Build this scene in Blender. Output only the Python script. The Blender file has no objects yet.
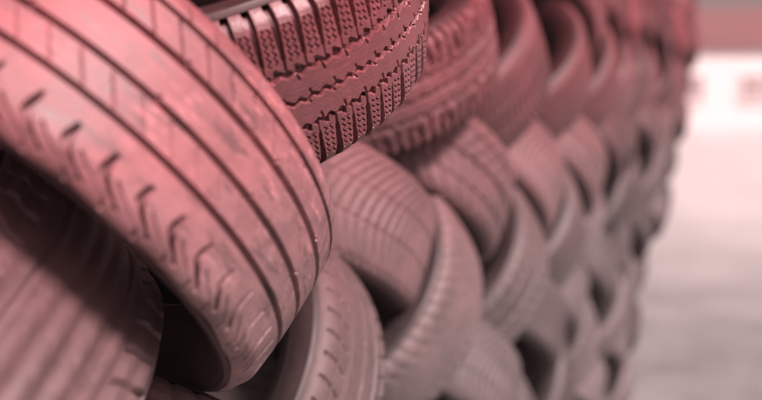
import bpy, math, random
import numpy as np
from mathutils import Vector, Matrix

# ------------------------------------------------------------------ camera
S = bpy.context.scene
COL = S.collection
CAM_LOC = Vector((0.75, 0.0, 1.80))
CAM_DIR = Vector((-0.4295, 0.8908, -0.1483))
cd = bpy.data.cameras.new('camera')
cam = bpy.data.objects.new('camera', cd)
COL.objects.link(cam)
cam.location = CAM_LOC
cam.rotation_euler = CAM_DIR.to_track_quat('-Z', 'Y').to_euler()
cd.sensor_width = 36.0
cd.lens = 36.0 * 800 / 762
cd.clip_start = 0.02
cd.clip_end = 2000
cd.dof.use_dof = True
cd.dof.focus_distance = 0.86
cd.dof.aperture_fstop = 1.85
S.camera = cam

# ------------------------------------------------------------------ sky and sun
SUN_EL, SUN_AZ = math.radians(47), math.radians(118)     # azimuth clockwise from +Y
w = bpy.data.worlds.new('World')
S.world = w
w.use_nodes = True
nt = w.node_tree
nt.nodes.clear()
sky = nt.nodes.new('ShaderNodeTexSky')
sky.sky_type = 'NISHITA'
sky.sun_disc = False
sky.sun_elevation = SUN_EL
sky.sun_rotation = SUN_AZ
sky.dust_density = 6.0
bw = nt.nodes.new('ShaderNodeRGBToBW')
tint = nt.nodes.new('ShaderNodeMix')
tint.data_type = 'RGBA'
tint.blend_type = 'MULTIPLY'
tint.inputs['Factor'].default_value = 1.0
tint.inputs[7].default_value = (1.0, 0.74, 0.76, 1)       # rosy overcast
bg = nt.nodes.new('ShaderNodeBackground')
bg.inputs['Strength'].default_value = 0.06
wo = nt.nodes.new('ShaderNodeOutputWorld')
nt.links.new(sky.outputs['Color'], bw.inputs['Color'])
nt.links.new(bw.outputs['Val'], tint.inputs[6])
nt.links.new(tint.outputs[2], bg.inputs['Color'])
nt.links.new(bg.outputs['Background'], wo.inputs['Surface'])

sl = bpy.data.lights.new('sun', 'SUN')
sl.energy = 5.0
sl.angle = math.radians(12)
sl.color = (1.0, 0.76, 0.75)
sun = bpy.data.objects.new('sun', sl)
COL.objects.link(sun)
sd = Vector((math.sin(SUN_AZ) * math.cos(SUN_EL), math.cos(SUN_AZ) * math.cos(SUN_EL), math.sin(SUN_EL)))
sun.rotation_euler = (-sd).to_track_quat('-Z', 'Y').to_euler()
sun.location = sd * 20

vs = S.view_settings
vs.view_transform = 'Standard'
vs.look = 'None'
vs.gamma = 1.0
vs.use_curve_mapping = False
vs.exposure = 1.03

rng = random.Random(7)
brng = random.Random(3)

# ------------------------------------------------------------------ materials
class NG:
    def __init__(self, name):
        self.m = bpy.data.materials.new(name)
        self.m.use_nodes = True
        self.t = self.m.node_tree
        self.t.nodes.clear()
        self.out = self.t.nodes.new('ShaderNodeOutputMaterial')
        self.b = self.t.nodes.new('ShaderNodeBsdfPrincipled')
        self.t.links.new(self.b.outputs[0], self.out.inputs['Surface'])
    def n(self, typ, **kw):
        nd = self.t.nodes.new(typ)
        for k, v in kw.items():
            setattr(nd, k, v)
        return nd
    def l(self, a, b):
        self.t.links.new(a, b)
    def setin(self, nd, key, val):
        if hasattr(val, 'links'):
            self.l(val, nd.inputs[key])
        else:
            nd.inputs[key].default_value = val
    def noise(self, vec, scale, detail=4, rough=0.55):
        nd = self.n('ShaderNodeTexNoise')
        self.l(vec, nd.inputs['Vector'])
        nd.inputs['Scale'].default_value = scale
        nd.inputs['Detail'].default_value = detail
        nd.inputs['Roughness'].default_value = rough
        return nd.outputs['Fac']
    def rng(self, v, a, b, c=0.0, d=1.0):
        nd = self.n('ShaderNodeMapRange')
        self.l(v, nd.inputs['Value'])
        for k, x in zip(('From Min', 'From Max', 'To Min', 'To Max'), (a, b, c, d)):
            nd.inputs[k].default_value = x
        return nd.outputs[0]
    def mix(self, f, a, b, blend='MIX'):
        nd = self.n('ShaderNodeMix', data_type='RGBA', blend_type=blend)
        self.setin(nd, 'Factor', f)
        self.setin(nd, 6, a)
        self.setin(nd, 7, b)
        return nd.outputs[2]
    def math(self, op, a, b):
        nd = self.n('ShaderNodeMath', operation=op)
        self.setin(nd, 0, a)
        self.setin(nd, 1, b)
        return nd.outputs[0]

def rgb(r, g, b):
    return (r, g, b, 1)

def rubber(name, dark, dust, amount=0.5, rough=(0.42, 0.75), spec=0.5, bump=0.25, patch=0.0, wear=0.0, reds=(1.35, 2.1), red_tint=(1.2, 0.28, 0.345)):
    """Weathered tyre rubber: dark compound, pale dust film, scuffs and fine pitted relief."""
    g = NG(name)
    geo = g.n('ShaderNodeNewGeometry').outputs['Position']
    uv = g.n('ShaderNodeUVMap').outputs['UV']
    oi = g.n('ShaderNodeObjectInfo').outputs['Random']
    n1 = g.noise(geo, 9, 5, 0.6)
    n2 = g.noise(geo, 55, 5, 0.65)
    n3 = g.noise(geo, 420, 3, 0.6)
    mp = g.n('ShaderNodeMapping')
    g.l(uv, mp.inputs['Vector'])
    mp.inputs['Rotation'].default_value = (0, 0, math.radians(32))
    mp.inputs['Scale'].default_value = (40, 420, 1)
    n4 = g.noise(mp.outputs[0], 1.0, 3, 0.6)                       # directional scuffs
    f = g.math('ADD', g.math('MULTIPLY', n1, 0.55), g.math('MULTIPLY', n2, 0.45))
    f = g.rng(f, 0.5 - 0.18 - amount * 0.2, 0.5 + 0.3 - amount * 0.2, 0.0, 1.0)
    f = g.math('MULTIPLY', f, g.rng(n4, 0.25, 0.75, 0.62, 1.0))
    f = g.math('MULTIPLY', f, g.rng(n3, 0.3, 0.7, 0.8, 1.0))
    f = g.math('MULTIPLY', f, g.rng(oi, 0, 1, 0.85, 1.1))
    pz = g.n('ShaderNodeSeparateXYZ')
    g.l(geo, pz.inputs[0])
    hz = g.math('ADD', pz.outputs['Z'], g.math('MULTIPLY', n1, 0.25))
    red = g.rng(hz, reds[0], reds[1])                                     # red light wash put into the rubber colour, fading to grey low down
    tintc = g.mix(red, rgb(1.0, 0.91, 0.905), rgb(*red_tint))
    film = g.mix(f, dark, dust)
    if wear:                                                       # edges of ribs and blocks rubbed pale
        pt = g.n('ShaderNodeNewGeometry').outputs['Pointiness']
        ed = g.math('MULTIPLY', g.rng(pt, 0.52, 0.60, 0.0, wear), g.rng(n2, 0.35, 0.6, 0.2, 1.0))
        film = g.mix(ed, film, rgb(*[min(1, 2.0 * x) for x in dust[:3]]))
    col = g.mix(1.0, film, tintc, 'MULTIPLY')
    rghv = g.rng(f, 0, 1, rough[0], rough[1])
    if patch:
        mp2 = g.n('ShaderNodeMapping')
        g.l(uv, mp2.inputs['Vector'])
        mp2.inputs['Rotation'].default_value = (0, 0, math.radians(24))
        mp2.inputs['Scale'].default_value = (14, 60, 1)
        pn = g.noise(mp2.outputs[0], 1.0, 6, 0.72)
        pm = g.rng(pn, 0.56, 0.585, 0.0, patch)                    # damp / dark worn patches
        col = g.mix(pm, col, rgb(0.030, 0.026, 0.026))
        rghv = g.math('SUBTRACT', rghv, g.math('MULTIPLY', pm, 0.22))
    if patch:                                                      # ragged pale scuffs dragged across the ribs
        mp3 = g.n('ShaderNodeMapping')
        g.l(uv, mp3.inputs['Vector'])
        mp3.inputs['Rotation'].default_value = (0, 0, math.radians(50))
        mp3.inputs['Scale'].default_value = (26, 150, 1)
        sc = g.rng(g.noise(mp3.outputs[0], 1.0, 8, 0.75), 0.545, 0.575, 0.0, 1.0)
        sc = g.math('MULTIPLY', sc, g.rng(g.noise(geo, 13, 3, 0.5), 0.45, 0.6, 0.0, 0.55))
        col = g.mix(sc, col, g.mix(1.0, rgb(*[1.5 * x for x in dust[:3]]), tintc, 'MULTIPLY'))
        rghv = g.math('ADD', rghv, g.math('MULTIPLY', sc, 0.2))
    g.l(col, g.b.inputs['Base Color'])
    g.l(rghv, g.b.inputs['Roughness'])
    g.b.inputs['Specular IOR Level'].default_value = spec
    bp = g.n('ShaderNodeBump')
    bp.inputs['Strength'].default_value = bump
    bp.inputs['Distance'].default_value = 0.0016
    h = g.math('ADD', g.math('MULTIPLY', n3, 0.5), g.math('MULTIPLY', n2, 0.7))
    h = g.math('ADD', h, g.math('MULTIPLY', n4, 0.45))
    g.l(h, bp.inputs['Height'])
    g.l(bp.outputs[0], g.b.inputs['Normal'])
    return g.m

DARK = rgb(0.035, 0.031, 0.031)
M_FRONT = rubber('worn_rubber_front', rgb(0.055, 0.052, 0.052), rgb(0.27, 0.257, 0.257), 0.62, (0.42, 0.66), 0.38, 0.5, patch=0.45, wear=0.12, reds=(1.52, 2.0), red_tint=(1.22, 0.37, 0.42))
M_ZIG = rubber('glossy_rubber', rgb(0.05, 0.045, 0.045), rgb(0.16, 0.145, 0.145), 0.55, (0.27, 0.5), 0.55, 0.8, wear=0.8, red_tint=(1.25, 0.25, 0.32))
M_NEAR = rubber('grey_rubber', rgb(0.045, 0.047, 0.046), rgb(0.135, 0.142, 0.141), 0.5, (0.45, 0.75), 0.32, 0.3)  # cooler grey, offsets the red wash painted in by height
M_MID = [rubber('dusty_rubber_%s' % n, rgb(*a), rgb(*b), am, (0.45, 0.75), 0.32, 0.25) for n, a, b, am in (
    ('pale', (0.045, 0.042, 0.042), (0.165, 0.156, 0.156), 0.6),
    ('grey', (0.035, 0.033, 0.033), (0.125, 0.118, 0.118), 0.55),
    ('dark', (0.028, 0.026, 0.026), (0.085, 0.08, 0.08), 0.45))]
M_SIDE = rubber('sidewall_rubber', rgb(0.014, 0.013, 0.013), rgb(0.055, 0.05, 0.05), 0.35, (0.4, 0.7), 0.3, 0.15)  # darker than the treads: shade of the gaps put into the colour
M_LINER = rubber('inner_rubber', rgb(0.010, 0.009, 0.009), rgb(0.025, 0.023, 0.023), 0.3, (0.5, 0.8), 0.3, 0.15)  # near black, shade inside the holes put into the colour

# ------------------------------------------------------------------ mesh helpers
def mesh_grid(name, P, closed, uv=None, sharp=38):
    """P: (na, ns, 3) grid, closed along the first axis if asked."""
    na, ns = P.shape[:2]
    ia = np.arange(na if closed else na - 1)
    ja = np.arange(ns - 1)
    I, J = np.meshgrid(ia, ja, indexing='ij')
    I2 = (I + 1) % na
    q = np.stack([I * ns + J, I2 * ns + J, I2 * ns + J + 1, I * ns + J + 1], -1).reshape(-1, 4)
    me = bpy.data.meshes.new(name)
    nv, nf = na * ns, len(q)
    me.vertices.add(nv)
    me.vertices.foreach_set('co', P.reshape(-1).astype(np.float32))
    me.loops.add(nf * 4)
    me.loops.foreach_set('vertex_index', q.reshape(-1).astype(np.int32))
    me.polygons.add(nf)
    me.polygons.foreach_set('loop_start', (np.arange(nf) * 4).astype(np.int32))
    me.update(calc_edges=True)
    if uv is not None:
        ul = me.uv_layers.new(name='UVMap')
        a, s = uv
        a1 = a[I]
        step = a[1] - a[0]
        a2 = a1 + step
        U = np.stack([np.stack([a1, s[J]], -1), np.stack([a2, s[J]], -1),
                      np.stack([a2, s[J + 1]], -1), np.stack([a1, s[J + 1]], -1)], 2).reshape(-1)
        ul.data.foreach_set('uv', U.astype(np.float32))
    me.shade_smooth()
    if sharp:
        me.set_sharp_from_angle(angle=math.radians(sharp))
    me.validate()
    return me

def link(name, me, mat=None, parent=None):
    o = bpy.data.objects.new(name, me)
    COL.objects.link(o)
    if mat is not None and me is not None and not me.materials:
        me.materials.append(mat)
    if parent is not None:
        o.parent = parent
    return o

def box_mesh(name, boxes, mat=None):
    vs_, fs = [], []
    for (x0, x1, y0, y1, z0, z1) in boxes:
        b = len(vs_)
        vs_ += [(x, y, z) for x in (x0, x1) for y in (y0, y1) for z in (z0, z1)]
        fs += [tuple(b + i for i in f) for f in ((0, 1, 3, 2), (4, 6, 7, 5), (0, 4, 5, 1), (2, 3, 7, 6), (0, 2, 6, 4), (1, 5, 7, 3))]
    me = bpy.data.meshes.new(name)
    me.from_pydata(vs_, [], fs)
    if mat:
        me.materials.append(mat)
    return me

# ------------------------------------------------------------------ setting: ground and far building
def ground_mat():
    g = NG('pale_concrete')
    geo = g.n('ShaderNodeNewGeometry').outputs['Position']
    a = g.noise(geo, 0.8, 6, 0.6)
    b = g.noise(geo, 14, 5, 0.6)
    c = g.mix(g.rng(a, 0.35, 0.65), rgb(0.35, 0.343, 0.338), rgb(0.44, 0.432, 0.426))
    c = g.mix(g.rng(b, 0.4, 0.75, 0, 0.45), c, rgb(0.24, 0.24, 0.235))
    px = g.n('ShaderNodeSeparateXYZ')
    g.l(geo, px.inputs[0])
    far = g.math('ADD', px.outputs['Y'], g.math('MULTIPLY', g.noise(geo, 0.6, 5, 0.6), 5.0))
    near_col = g.mix(g.rng(g.noise(geo, 1.7, 5, 0.6), 0.42, 0.62), rgb(0.12, 0.124, 0.122), rgb(0.17, 0.174, 0.17))
    c = g.mix(g.rng(far, 8.0, 15.0), near_col, c)                      # darker grey beside the tyres, paler further off
    g.l(c, g.b.inputs['Base Color'])
    g.b.inputs['Roughness'].default_value = 0.42
    bp = g.n('ShaderNodeBump')
    bp.inputs['Strength'].default_value = 0.3
    bp.inputs['Distance'].default_value = 0.004
    g.l(b, bp.inputs['Height'])
    g.l(bp.outputs[0], g.b.inputs['Normal'])
    return g.m

def plain(name, col, rough=0.7, var=0.15, scale=3.0, metal=0.0):
    g = NG(name)
    geo = g.n('ShaderNodeNewGeometry').outputs['Position']
    a = g.noise(geo, scale, 5, 0.6)
    c = g.mix(g.rng(a, 0.3, 0.7), rgb(*[x * (1 - var) for x in col]), rgb(*[min(1, x * (1 + var)) for x in col]))
    g.l(c, g.b.inputs['Base Color'])
    g.b.inputs['Roughness'].default_value = rough
    g.b.inputs['Metallic'].default_value = metal
    return g.m

gm = bpy.data.meshes.new('ground')
gm.from_pydata([(-150, -60, 0), (150, -60, 0), (150, 240, 0), (-150, 240, 0)], [], [(0, 1, 2, 3)])
ground = link('ground', gm, ground_mat())
ground['kind'] = 'structure'
bld = link('low_building', None)
bld.location = (2.0, 35.0, 0.0)
bld.rotation_euler = (0, 0, math.radians(18))
bld['label'] = 'long low white building with red roof far behind the tyres'
bld['category'] = 'building'
M_WALL = plain('white_render', (0.50, 0.485, 0.48), 0.8, 0.06)
M_ROOF = plain('red_roof', (0.10, 0.03, 0.03), 0.7, 0.2)
M_FRAME = plain('window_frame_paint', (0.62, 0.58, 0.57), 0.5, 0.05)
M_PANE = plain('window_glass', (0.26, 0.21, 0.21), 0.35, 0.2)
M_DOOR = plain('door_paint', (0.33, 0.14, 0.13), 0.5, 0.1)
link('wall', box_mesh('wall', [(-9, 9, 0, 9, 0, 2.9)], M_WALL), None, bld)
rm = bpy.data.meshes.new('roof')
rm.from_pydata([(-9.6, -0.15, 2.9), (9.6, -0.15, 2.9), (9.6, 9.7, 2.9), (-9.6, 9.7, 2.9), (-7.8, 4.5, 4.9), (9.6, 4.5, 4.9),
                (-9.6, -0.15, 3.12), (9.6, -0.15, 3.12), (9.6, 9.7, 3.12), (-9.6, 9.7, 3.12)], [],
               [(0, 1, 7, 6), (1, 2, 8, 7), (2, 3, 9, 8), (3, 0, 6, 9), (6, 7, 5, 4), (8, 9, 4, 5), (9, 6, 4), (7, 8, 5), (0, 3, 2, 1)])
rm.materials.append(M_ROOF)
link('roof', rm, None, bld)
for i in range(5):
    x = -7.6 + i * 3.0
    if i == 4:
        dr = link('door', box_mesh('door', [(x - 0.5, x + 0.5, -0.05, 0.02, 0, 2.05)], M_DOOR), None, bld)
        link('handle', box_mesh('handle', [(x + 0.32, x + 0.42, -0.11, -0.05, 0.98, 1.06)], M_FRAME), None, dr)
        continue
    wi = link('window', box_mesh('window', [(x - 0.9, x - 0.82, -0.06, 0.02, 0.95, 2.05), (x + 0.82, x + 0.9, -0.06, 0.02, 0.95, 2.05),
              (x - 0.82, x + 0.82, -0.06, 0.02, 1.97, 2.05), (x - 0.82, x + 0.82, -0.10, 0.02, 0.90, 1.0), (x - 0.03, x + 0.03, -0.05, 0.02, 1.0, 1.97)], M_FRAME), None, bld)
    for sx in (-1, 1):
        a, b = sorted((x + sx * 0.03, x + sx * 0.82))
        link('pane', box_mesh('pane', [(a, b, -0.02, 0.01, 1.0, 1.97)], M_PANE), None, wi)

# ------------------------------------------------------------------ tyre profile
R = 0.32
SMAX = 0.114
_s = np.linspace(0, SMAX, 800)
_al = np.where(_s < 0.080, 0.10 * (_s / 0.080), 0.10 + (_s - 0.080) / 0.030)
_ds = _s[1] - _s[0]
_v = np.concatenate([[0], np.cumsum(np.cos(_al[:-1]) * _ds)])
_r = R - np.concatenate([[0], np.cumsum(np.sin(_al[:-1]) * _ds)])

def prof(s):
    a = np.abs(s)
    sg = np.sign(s)
    al = np.interp(a, _s, _al)
    return sg * np.interp(a, _s, _v), np.interp(a, _s, _r), sg * np.sin(al), np.cos(al)

def ring_points(theta, v, r):
    """axis = +Z of the tyre; theta around it."""
    return np.stack([r * np.cos(theta), r * np.sin(theta), v], -1)

def tread_patch(name, depth, a0, a1, na, s_list, closed, sharp=38):
    a = np.linspace(a0, a1, na, endpoint=not closed)
    s = np.asarray(s_list)
    A, Sg = np.meshgrid(a, s, indexing='ij')
    d = depth(A, Sg)
    v, r, nv_, nr = prof(Sg)
    P = ring_points(A / R, v - nv_ * d, r - nr * d)
    return mesh_grid(name, P, closed, (a, s), sharp)

def catmull(pts, k):
    pts = np.array(pts, float)
    p = np.vstack([2 * pts[0] - pts[1], pts, 2 * pts[-1] - pts[-2]])
    out = []
    for i in range(1, len(p) - 2):
        t = np.linspace(0, 1, k, endpoint=False)[:, None]
        out.append(0.5 * ((2 * p[i]) + (-p[i - 1] + p[i + 1]) * t + (2 * p[i - 1] - 5 * p[i] + 4 * p[i + 1] - p[i + 2]) * t ** 2
                          + (-p[i - 1] + 3 * p[i] - 3 * p[i + 1] + p[i + 2]) * t ** 3))
    out.append(pts[-1:])
    return np.vstack(out)

VE, RE = _v[-1], _r[-1]
SIDE = [(VE, RE), (0.1098, 0.286), (0.1085, 0.266), (0.0970, 0.243), (0.0800, 0.224), (0.0660, 0.212), (0.0560, 0.2055), (0.0510, 0.2080)]
LINER = [(0.0510, 0.2080), (0.0600, 0.226), (0.0820, 0.254), (0.0860, 0.284), (0.0650, 0.300), (0.0300, 0.305), (0.0, 0.306)]
# beads of an unmounted tyre that have sunk inwards
SIDE_SUNK = [(VE, RE), (0.1060, 0.287), (0.0950, 0.266), (0.0770, 0.246), (0.0600, 0.228), (0.0470, 0.214), (0.0400, 0.2060), (0.0360, 0.2080)]
LINER_SUNK = [(0.0360, 0.2080), (0.0420, 0.226), (0.0600, 0.250), (0.0760, 0.280), (0.0600, 0.300), (0.0300, 0.305), (0.0, 0.306)]

def sidewall_mesh(name, sign, n, k, side=SIDE):
    c = catmull(side, k)
    v, r = c[:, 0].copy(), c[:, 1]
    for rr, h, wd in ((0.289, 0.0012, 0.0016), (0.282, 0.0010, 0.0012), (0.247, 0.0022, 0.0020), (0.228, 0.0018, 0.0035)):   # raised rings
        v += h * np.clip(1 - np.abs(r - rr) / wd, 0, 1)
    th = np.linspace(0, 2 * np.pi, n, endpoint=False)
    T, Vv = np.meshgrid(th, v, indexing='ij')
    _, Rr = np.meshgrid(th, r, indexing='ij')
    P = ring_points(T, sign * Vv, Rr)
    if sign < 0:
        P = P[:, ::-1]
    else:
        P = P
    s = np.linspace(0, 0.12, len(r))
    return mesh_grid(name, P, True, (th * R, s), 45)

def liner_mesh(name, n, k, liner=LINER):
    c = catmull(liner, k)
    c = np.vstack([c, c[-2::-1] * np.array([-1, 1])])
    th = np.linspace(0, 2 * np.pi, n, endpoint=False)
    T, Vv = np.meshgrid(th, c[:, 0], indexing='ij')
    _, Rr = np.meshgrid(th, c[:, 1], indexing='ij')
    return mesh_grid(name, ring_points(T, Vv, Rr), True, (th * R, np.linspace(0, 0.3, len(c))), 0)

def cut(x, wd, e):
    return np.clip((wd / 2 + e - np.abs(x)) / e, 0, 1)

def tri(x):
    return 4 * np.abs((x % 1) - 0.5) - 1           # -1..1 triangle wave

def per(a, P):
    return (a + P / 2) % P - P / 2

CIRC = 2 * math.pi * R
PER = lambda n: CIRC / n

# ---- tread depth fields (metres below the crown)
RG = (-0.0416, -0.0056, 0.0393, 0.0753)
def d_rib(A, Sg):
    """Asymmetric straight-rib road tyre: four grooves, faint slanted sipes, hooked cuts on the wide shoulder."""
    d = np.zeros_like(A)
    for g0, wd in zip(RG, (0.0068, 0.0058, 0.0056, 0.0042)):
        d = np.maximum(d, 0.0085 * cut(Sg - g0, wd, 0.0008))
    P = PER(64)
    for lo, hi, sl, ph, dp in ((0.044, 0.071, -0.85, 0.0, 0.0034), (-0.0365, -0.011, -0.85, 0.4, 0.0016), (0.079, 0.094, -0.75, 0.2, 0.0030)):
        x = per(A - sl * Sg - ph * P, P)
        m = (Sg > lo) & (Sg < hi)
        d = np.maximum(d, np.where(m, dp * cut(x, 0.0008, 0.0008), 0))
    # small notches in the groove walls
    x = per(A, PER(16))
    for g0 in (RG[1], RG[2]):
        d = np.maximum(d, 0.004 * cut(x, 0.0025, 0.001) * (np.abs(Sg - g0 - 0.0038) < 0.0025))
    # hooked shoulder cuts
    P = PER(52)
    idx = np.floor((A / P) % 52 + 0.5) % 52
    jt = 0.5 + 0.5 * np.sin(idx * 12.9898 + 4.1)
    s = -Sg
    t = np.clip((s - 0.052) / 0.050, 0, 1)
    f = (0.016 + 0.010 * jt) * np.clip((t - 0.5) / 0.45, 0, 1) ** 1.6 - 0.005 * np.sin(t * 3.1) * jt
    x = per(A - f, P)
    wd = 0.0014 + (0.0030 + 0.0040 * jt) * np.clip((t - 0.15) / 0.4, 0, 1) * np.clip((1.05 - t) / 0.4, 0.3, 1)
    m = (s > 0.054 + 0.010 * jt) & (s < 0.103)
    d = np.maximum(d, np.where(m, 0.0110 * cut(x, wd, 0.0009), 0))
    # second, thinner cut on the upper buttress
    x2 = per(A - f - P * 0.5 - 0.5 * (s - 0.09), P)
    m2 = (s > 0.080) & (s < 0.112)
    d = np.maximum(d, np.where(m2, 0.004 * cut(x2, 0.0014, 0.0009), 0))
    d = d + np.where(s > 0.045, 0.0012 * (1 + np.sin(A * 61 + 40 * s)) * np.clip((s - 0.05) / 0.04, 0, 1), 0)   # scalloped wear
    return d

NB = 84
def d_zig(A, Sg):
    """Winter tyre: zigzag grooves, block shoulders with wavy sipes."""
    d = np.zeros_like(A)
    z = 0.0026 * tri(A / PER(126)) + 0.0008 * np.sin(A * 2 * np.pi / PER(42))
    for g0, wd in ((-0.034, 0.0042), (0.0, 0.0042), (0.034, 0.0046)):
        d = np.maximum(d, 0.0075 * cut(Sg - g0 - z, wd, 0.0010))
    P = PER(NB)
    x = per(A - 0.5 * P * 0, P)                     # slot at block boundary
    for sg in (-1, 1):
        s = sg * Sg
        m = s > 0.0335
        t = np.clip((s - 0.040) / 0.055, 0, 1)
        wd = 0.0012 + 0.0070 * t
        xx = per(A, P)
        d = np.maximum(d, np.where(m & (s > 0.048), 0.0085 * cut(xx, wd, 0.0010), 0))
        d = np.maximum(d, np.where(m & (s <= 0.048), 0.0035 * cut(xx, 0.0010, 0.0010), 0))
        for ph in (0.34, 0.66):
            zz = 0.0018 * tri(Sg / 0.0080 + ph)
            xs = per(A - ph * P - zz, P)
            mm = (s > 0.046) & (s < 0.088)
            d = np.maximum(d, np.where(mm, 0.0040 * cut(xs, 0.0012, 0.0008), 0))
        # square notch beside the groove
        d = np.maximum(d, np.where((s > 0.0335) & (s < 0.0425), 0.006 * cut(per(A - P / 2, P), 0.0040, 0.0008), 0))
    # short sipes standing in the ribs
    for g0, ln in ((0.0, 0.010), (0.034, -0.011), (-0.034, 0.011), (0.0, -0.008)):
        lo, hi = sorted((g0, g0 + ln))
        x = per(A - (0.3 + 0.17 * (ln > 0)) * PER(63) + 0.25 * Sg, PER(63))
        d = np.maximum(d, np.where((Sg > lo) & (Sg < hi), 0.004 * cut(x, 0.0010, 0.0009), 0))
    return d

def d_slot(A, Sg):
    """Touring tyre: slotted shoulders, three grooves."""
    d = np.zeros_like(A)
    for g0, wd in ((-0.042, 0.006), (0.0, 0.006), (0.042, 0.006), (0.071, 0.0022), (-0.071, 0.0022)):
        d = np.maximum(d, 0.006 * cut(Sg - g0, wd, 0.0015))
    P = PER(58)
    for sg in (-1, 1):
        s = sg * Sg
        x = per(A - 0.35 * (s - 0.06) + 3.2 * (s - 0.08) ** 2, P)
        m = (s > 0.052) & (s < 0.102)
        d = np.maximum(d, np.where(m, 0.0045 * cut(x, 0.0034, 0.0016), 0))
    x = per(A - 0.9 * Sg, P)
    d = np.maximum(d, np.where(np.abs(Sg) < 0.040, 0.0022 * cut(x, 0.0014, 0.0016), 0))
    return d

def d_arc(A, Sg):
    """Worn tyre with close curved lateral cuts."""
    d = np.zeros_like(A)
    for g0 in (-0.030, 0.030):
        d = np.maximum(d, 0.003 * cut(Sg - g0, 0.005, 0.002))
    x = per(A - 5.0 * Sg ** 2 - 0.25 * Sg, PER(92))
    d = np.maximum(d, np.where(np.abs(Sg) < 0.098, 0.0035 * cut(x, 0.004, 0.004), 0))
    return d

def d_vee(A, Sg):
    """Directional tyre with V grooves."""
    d = 0.006 * cut(Sg, 0.006, 0.002)
    for g0 in (-0.058, 0.058):
        d = np.maximum(d, 0.005 * cut(Sg - g0, 0.006, 0.002))
    x = per(A - 0.85 * np.abs(Sg), PER(50))
    d = np.maximum(d, np.where((np.abs(Sg) > 0.008) & (np.abs(Sg) < 0.1), 0.0045 * cut(x, 0.005, 0.003), 0))
    return d

def d_fine(A, Sg):
    """Nearly bald tyre with many fine circumferential lines."""
    d = 0.0014 * cut(per(Sg, 0.0115), 0.003, 0.003)
    x = per(A + 0.3 * Sg, PER(70))
    d = np.maximum(d, np.where(np.abs(Sg) > 0.055, 0.0032 * cut(x, 0.003, 0.003), 0))
    return d

def d_ripple(A, Sg):
    """Scalloped worn tread: uneven ripples along the crown, slots at the shoulders."""
    q = Sg * 285 + 1.1 * np.sin(A * 5.3) + 0.5 * np.sin(A * 23 + Sg * 60)
    d = 0.0020 * (1 + np.sin(q)) * (0.7 + 0.3 * np.sin(A * 9 + Sg * 45))
    x = per(A - 2.2 * Sg + 6 * Sg ** 2, PER(72))
    d = np.maximum(d, np.where(np.abs(Sg) < 0.085, 0.0008 * cut(x, 0.0030, 0.0025), 0))
    d = np.maximum(d, 0.004 * cut(np.abs(Sg) - 0.040, 0.004, 0.002))
    P = PER(54)
    for sg in (-1, 1):
        s = sg * Sg
        x = per(A - 0.4 * s, P)
        d = np.maximum(d, np.where((s > 0.060) & (s < 0.104), 0.007 * cut(x, 0.0045, 0.002), 0))
    return d

# ------------------------------------------------------------------ tyre builders
HI_N, HI_S = 2680, 0.0015
MID_N, MID_S = 560, 0.0036

def srange(a, b, st):
    return np.linspace(a, b, max(3, int(round((b - a) / st)) + 1))

def base_parts(root, n, k, side_mat=None, side=SIDE, liner=LINER):
    link('sidewall', sidewall_mesh('sidewall', 1, n, k, side), side_mat or M_SIDE, root)
    link('sidewall', sidewall_mesh('sidewall', -1, n, k, side), side_mat or M_SIDE, root)
    link('inner_liner', liner_mesh('inner_liner', max(64, n // 4), 4, liner), M_LINER, root)

def tyre_root(label, group=None):
    t = link('tyre', None)
    t.empty_display_size = 0.1
    t['label'] = label
    t['category'] = 'tyre'
    t['group'] = group or 'used tyres laced into the long wall'
    return t

def build_rib(label):
    t = tyre_root(label)
    b = [-SMAX] + list(RG) + [SMAX]
    for i, (lo, hi) in enumerate(zip(b[:-1], b[1:])):
        nm = 'shoulder' if i in (0, 4) else 'rib'
        link(nm, tread_patch(nm, d_rib, 0, CIRC, HI_N, srange(lo, hi, HI_S), True), M_FRONT, t)
    base_parts(t, 360, 10, M_SIDE, SIDE_SUNK, LINER_SUNK)
    return t

def build_zig(label):
    t = tyre_root(label)
    for lo, hi in ((-0.034, 0.0), (0.0, 0.034)):
        link('rib', tread_patch('rib', d_zig, 0, CIRC, 1680, srange(lo, hi, 0.0009), True), M_ZIG, t)
    P = PER(NB)
    for lo, hi in ((-SMAX, -0.034), (0.034, SMAX)):
        me = tread_patch('shoulder_block', d_zig, 0, P, 33, srange(lo, hi, 0.0010), False)
        for i in range(NB):
            o = link('shoulder_block', me, M_ZIG, t)
            o.rotation_euler = (0, 0, i * P / R)
            k = brng.uniform(0.990, 1.0)
            o.scale = (k, k, brng.uniform(0.992, 1.0))
    base_parts(t, 300, 8, M_SIDE)
    return t

MIDS = {}
def mid_data(kind):
    if kind not in MIDS:
        fn = dict(slot=d_slot, arc=d_arc, vee=d_vee, fine=d_fine, zig=d_zig, rib=d_rib, ripple=d_ripple)[kind]
        n, st = (MID_N, MID_S)
        if kind in ('slot', 'arc', 'ripple'):
            n, st = 900, 0.0022
        MIDS[kind] = dict(tread=tread_patch('tread', fn, 0, CIRC, n, srange(-SMAX, SMAX, st), True))
    return MIDS[kind]
SIDES = {}
def build_mid(label, kind, mat, group=None):
    t = tyre_root(label, group)
    me = mid_data(kind)['tread']
    key = (kind, mat.name)
    if key not in SIDES:
        m2 = me if not me.materials else me.copy()
        m2.materials.clear()
        m2.materials.append(mat)
        SIDES[key] = m2
    link('tread', SIDES[key], None, t)
    if 's' not in SIDES:
        SIDES['s'] = (sidewall_mesh('sidewall', 1, 160, 6), sidewall_mesh('sidewall', -1, 160, 6), liner_mesh('inner_liner', 72, 4))
    a, b, c = SIDES['s']
    link('sidewall', a, M_SIDE, t)
    link('sidewall', b, M_SIDE, t)
    link('inner_liner', c, M_LINER, t)
    return t

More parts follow.
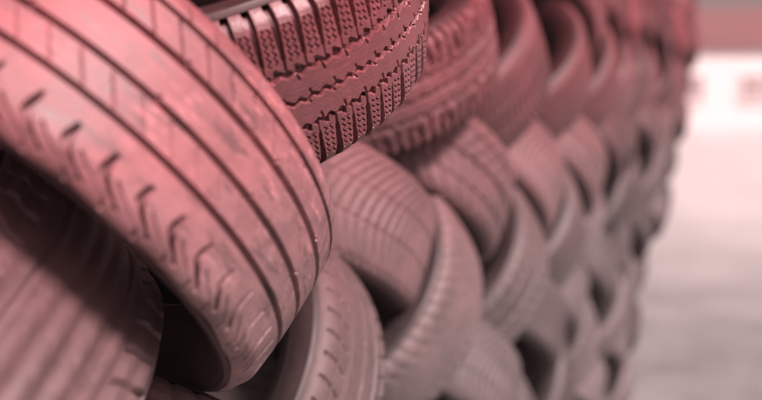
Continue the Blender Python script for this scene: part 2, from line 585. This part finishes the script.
def place(t, x, y, z, tilt, lean=0.0, roll=None, scale=1.0):
    a, b = math.radians(tilt), math.radians(lean)
    ax = Vector((math.sin(b), math.sin(a) * math.cos(b), math.cos(a) * math.cos(b)))
    q = ax.to_track_quat('Z', 'Y')
    rl = rng.uniform(0, 6.28) if roll is None else roll
    t.rotation_mode = 'QUATERNION'
    t.rotation_quaternion = q @ Matrix.Rotation(rl, 3, 'Z').to_quaternion()
    t.location = (x, y, z)
    t.scale = (scale,) * 3

# ------------------------------------------------------------------ the wall of tyres
ORD = ['first', 'second', 'third', 'fourth', 'fifth', 'sixth', 'seventh', 'eighth', 'ninth', 'tenth', 'eleventh', 'twelfth',
       'thirteenth', 'fourteenth', 'fifteenth', 'sixteenth', 'seventeenth', 'eighteenth', 'nineteenth', 'twentieth']
KIND_WORDS = dict(slot='slot-shouldered tyre', arc='tyre with close curved cuts', vee='tyre with V grooves', fine='nearly bald tyre',
                  zig='winter-tread tyre', rib='ribbed tyre')
XW = -0.09
# course: (place from the ground, lean sign (+ tips down away), z, hand-placed list of (y, z, tilt, lean, x, kind, mat), first y after them, last y)
DZ = 0.5
rows = {
    1: dict(sg=-1, z=0.285, hand=[], y0=0.10, dx=-0.02, ymax=4.2),
    2: dict(sg=+1, z=0.535, hand=[], y0=0.35, dx=-0.02, ymax=4.4),
    3: dict(sg=-1, z=0.790, hand=[], y0=0.10, dx=-0.01, ymax=4.8),
    4: dict(sg=+1, z=1.045, y0=2.30, dx=0.0, ymax=5.3, hand=[
        (0.30, 0.545, 42, 0, -0.05, 'vee', 2), (0.735, 0.735, 45, 0, 0.03, 'fine', 0), (1.27, 0.545, 42, 0, -0.085, 'slot', 1), (1.81, 0.56, 43, 2, -0.085, 'arc', 1)]),
    5: dict(sg=-1, z=1.300, y0=2.57, dx=0.0, ymax=5.9, hand=[
        (0.415, 0.950, -34, -21, -0.04, 'NEAR', 0), (0.983, 0.818, -51, -4, -0.075, 'slot', 1), (1.498, 0.835, -49, -6, -0.087, 'fine', 0), (2.063, 0.785, -48, -8, -0.085, 'vee', 1)]),
    6: dict(sg=+1, z=1.530, y0=3.34, dx=0.01, ymax=6.6, hand=[
        (0.600, 1.206, 48.0, 9.0, 0.094, 'FRONT', 0), (1.314, 1.023, 32, 2, -0.125, 'arc', 0), (1.74, 1.06, 37, 4, -0.093, 'vee', 0),
        (2.276, 1.01, 44, 2.8, -0.094, 'arc', 0), (2.879, 0.99, 44, 4, -0.082, 'vee', 0)]),
    7: dict(sg=-1, z=1.810, y0=2.46, dx=0.01, ymax=6.8, hand=[
        (0.791, 1.388, -30.7, 6.5, 0.11, 'ZIG', 0), (1.55, 1.352, -27, -1, -0.078, 'zig', 0), (1.929, 1.31, -42, -5, -0.064, 'arc', 1)]),
    8: dict(sg=+1, z=2.060, hand=[(1.80, 1.75, 40, 2, -0.09, 'slot', 1), (2.27, 1.70, 43, -2, -0.10, 'fine', 2)], y0=2.74, dx=0.01, ymax=6.8),
    9: dict(sg=-1, z=2.310, hand=[], y0=3.05, dx=0.0, ymax=6.8),
}
for c in (6, 7, 5, 4, 3, 2, 1, 8, 9):
    rw = rows[c]
    j = 0
    todo = []
    for h in rw['hand']:
        todo.append((h[0], h[1] + DZ) + h[2:])
    y = rw['y0']
    while y < rw['ymax']:
        todo.append((y + rng.uniform(-.03, .03), rw['z'] + rng.uniform(-.014, .014), rw['sg'] * ((42 if rw['sg'] > 0 else 48) + rng.uniform(-5, 5)), rng.uniform(-4, 4),
                     XW + rw['dx'] + rng.uniform(-.03, .03), rng.choice(['arc', 'vee', 'fine', 'slot', 'zig', 'rib']), rng.choice([0, 0, 1, 1, 2] if c > 5 else [1, 1, 2, 2, 0])))
        y += 0.49
    for j, (y, z, tilt, lean, x, kind, mi) in enumerate(todo):
        if kind == 'FRONT':
            t = build_rib('big worn ribbed tyre with hooked shoulder cuts, standing proud of the wall')
        elif kind == 'NEAR':
            t = build_mid('pale worn tyre with shallow ripples wedged under the big ribbed tyre', 'ripple', M_NEAR)
        elif kind == 'ZIG':
            t = build_zig('glossy winter tyre with zigzag grooves and sharp blocks beside the big ribbed tyre')
        else:
            t = build_mid('%s, %s along the %s course up from the ground' % (KIND_WORDS[kind], ORD[j], ORD[c - 1]), kind, M_MID[mi])
        place(t, x, y, z, tilt, lean, roll=(0.0 if kind in ('FRONT', 'ZIG') else None))
        if kind == 'FRONT':
            t.scale = (0.89, 0.89, 0.88)
        elif kind == 'NEAR':
            t.scale = (1.05,) * 3
        elif kind == 'ZIG':
            t.scale = (0.905,) * 3

# second stack, added mostly unseen behind the first to darken its gaps
YB = -0.80
for c in range(1, 9):
    rw = rows[c]
    y = 0.5 + (0.25 if rw['sg'] > 0 else 0.0)
    while y < rw['ymax'] - 0.2:
        t = build_mid('added tyre of the rear stack, darkening the gaps behind the %s course of the wall' % ORD[c - 1], rng.choice(['arc', 'vee', 'fine']), M_MID[2], 'added rear stack that darkens the gaps')
        place(t, YB + rng.uniform(-.03, .03), y + rng.uniform(-.04, .04), rw['z'], rw['sg'] * 42, rng.uniform(-4, 4))
        y += 0.49

# ------------------------------------------------------------------ haze
hz_o = link('haze', box_mesh('haze', [(-155, 155, -65, 245, -1.0, 6.0)]))
hz_o['kind'] = 'stuff'
hm = bpy.data.materials.new('haze')
hm.use_nodes = True
hm.node_tree.nodes.clear()
ho = hm.node_tree.nodes.new('ShaderNodeOutputMaterial')
hv = hm.node_tree.nodes.new('ShaderNodeVolumePrincipled')
hv.inputs['Color'].default_value = (1.0, 0.84, 0.84, 1)
hv.inputs['Density'].default_value = 0.004
hm.node_tree.links.new(hv.outputs[0], ho.inputs['Volume'])
hz_o.data.materials.append(hm)
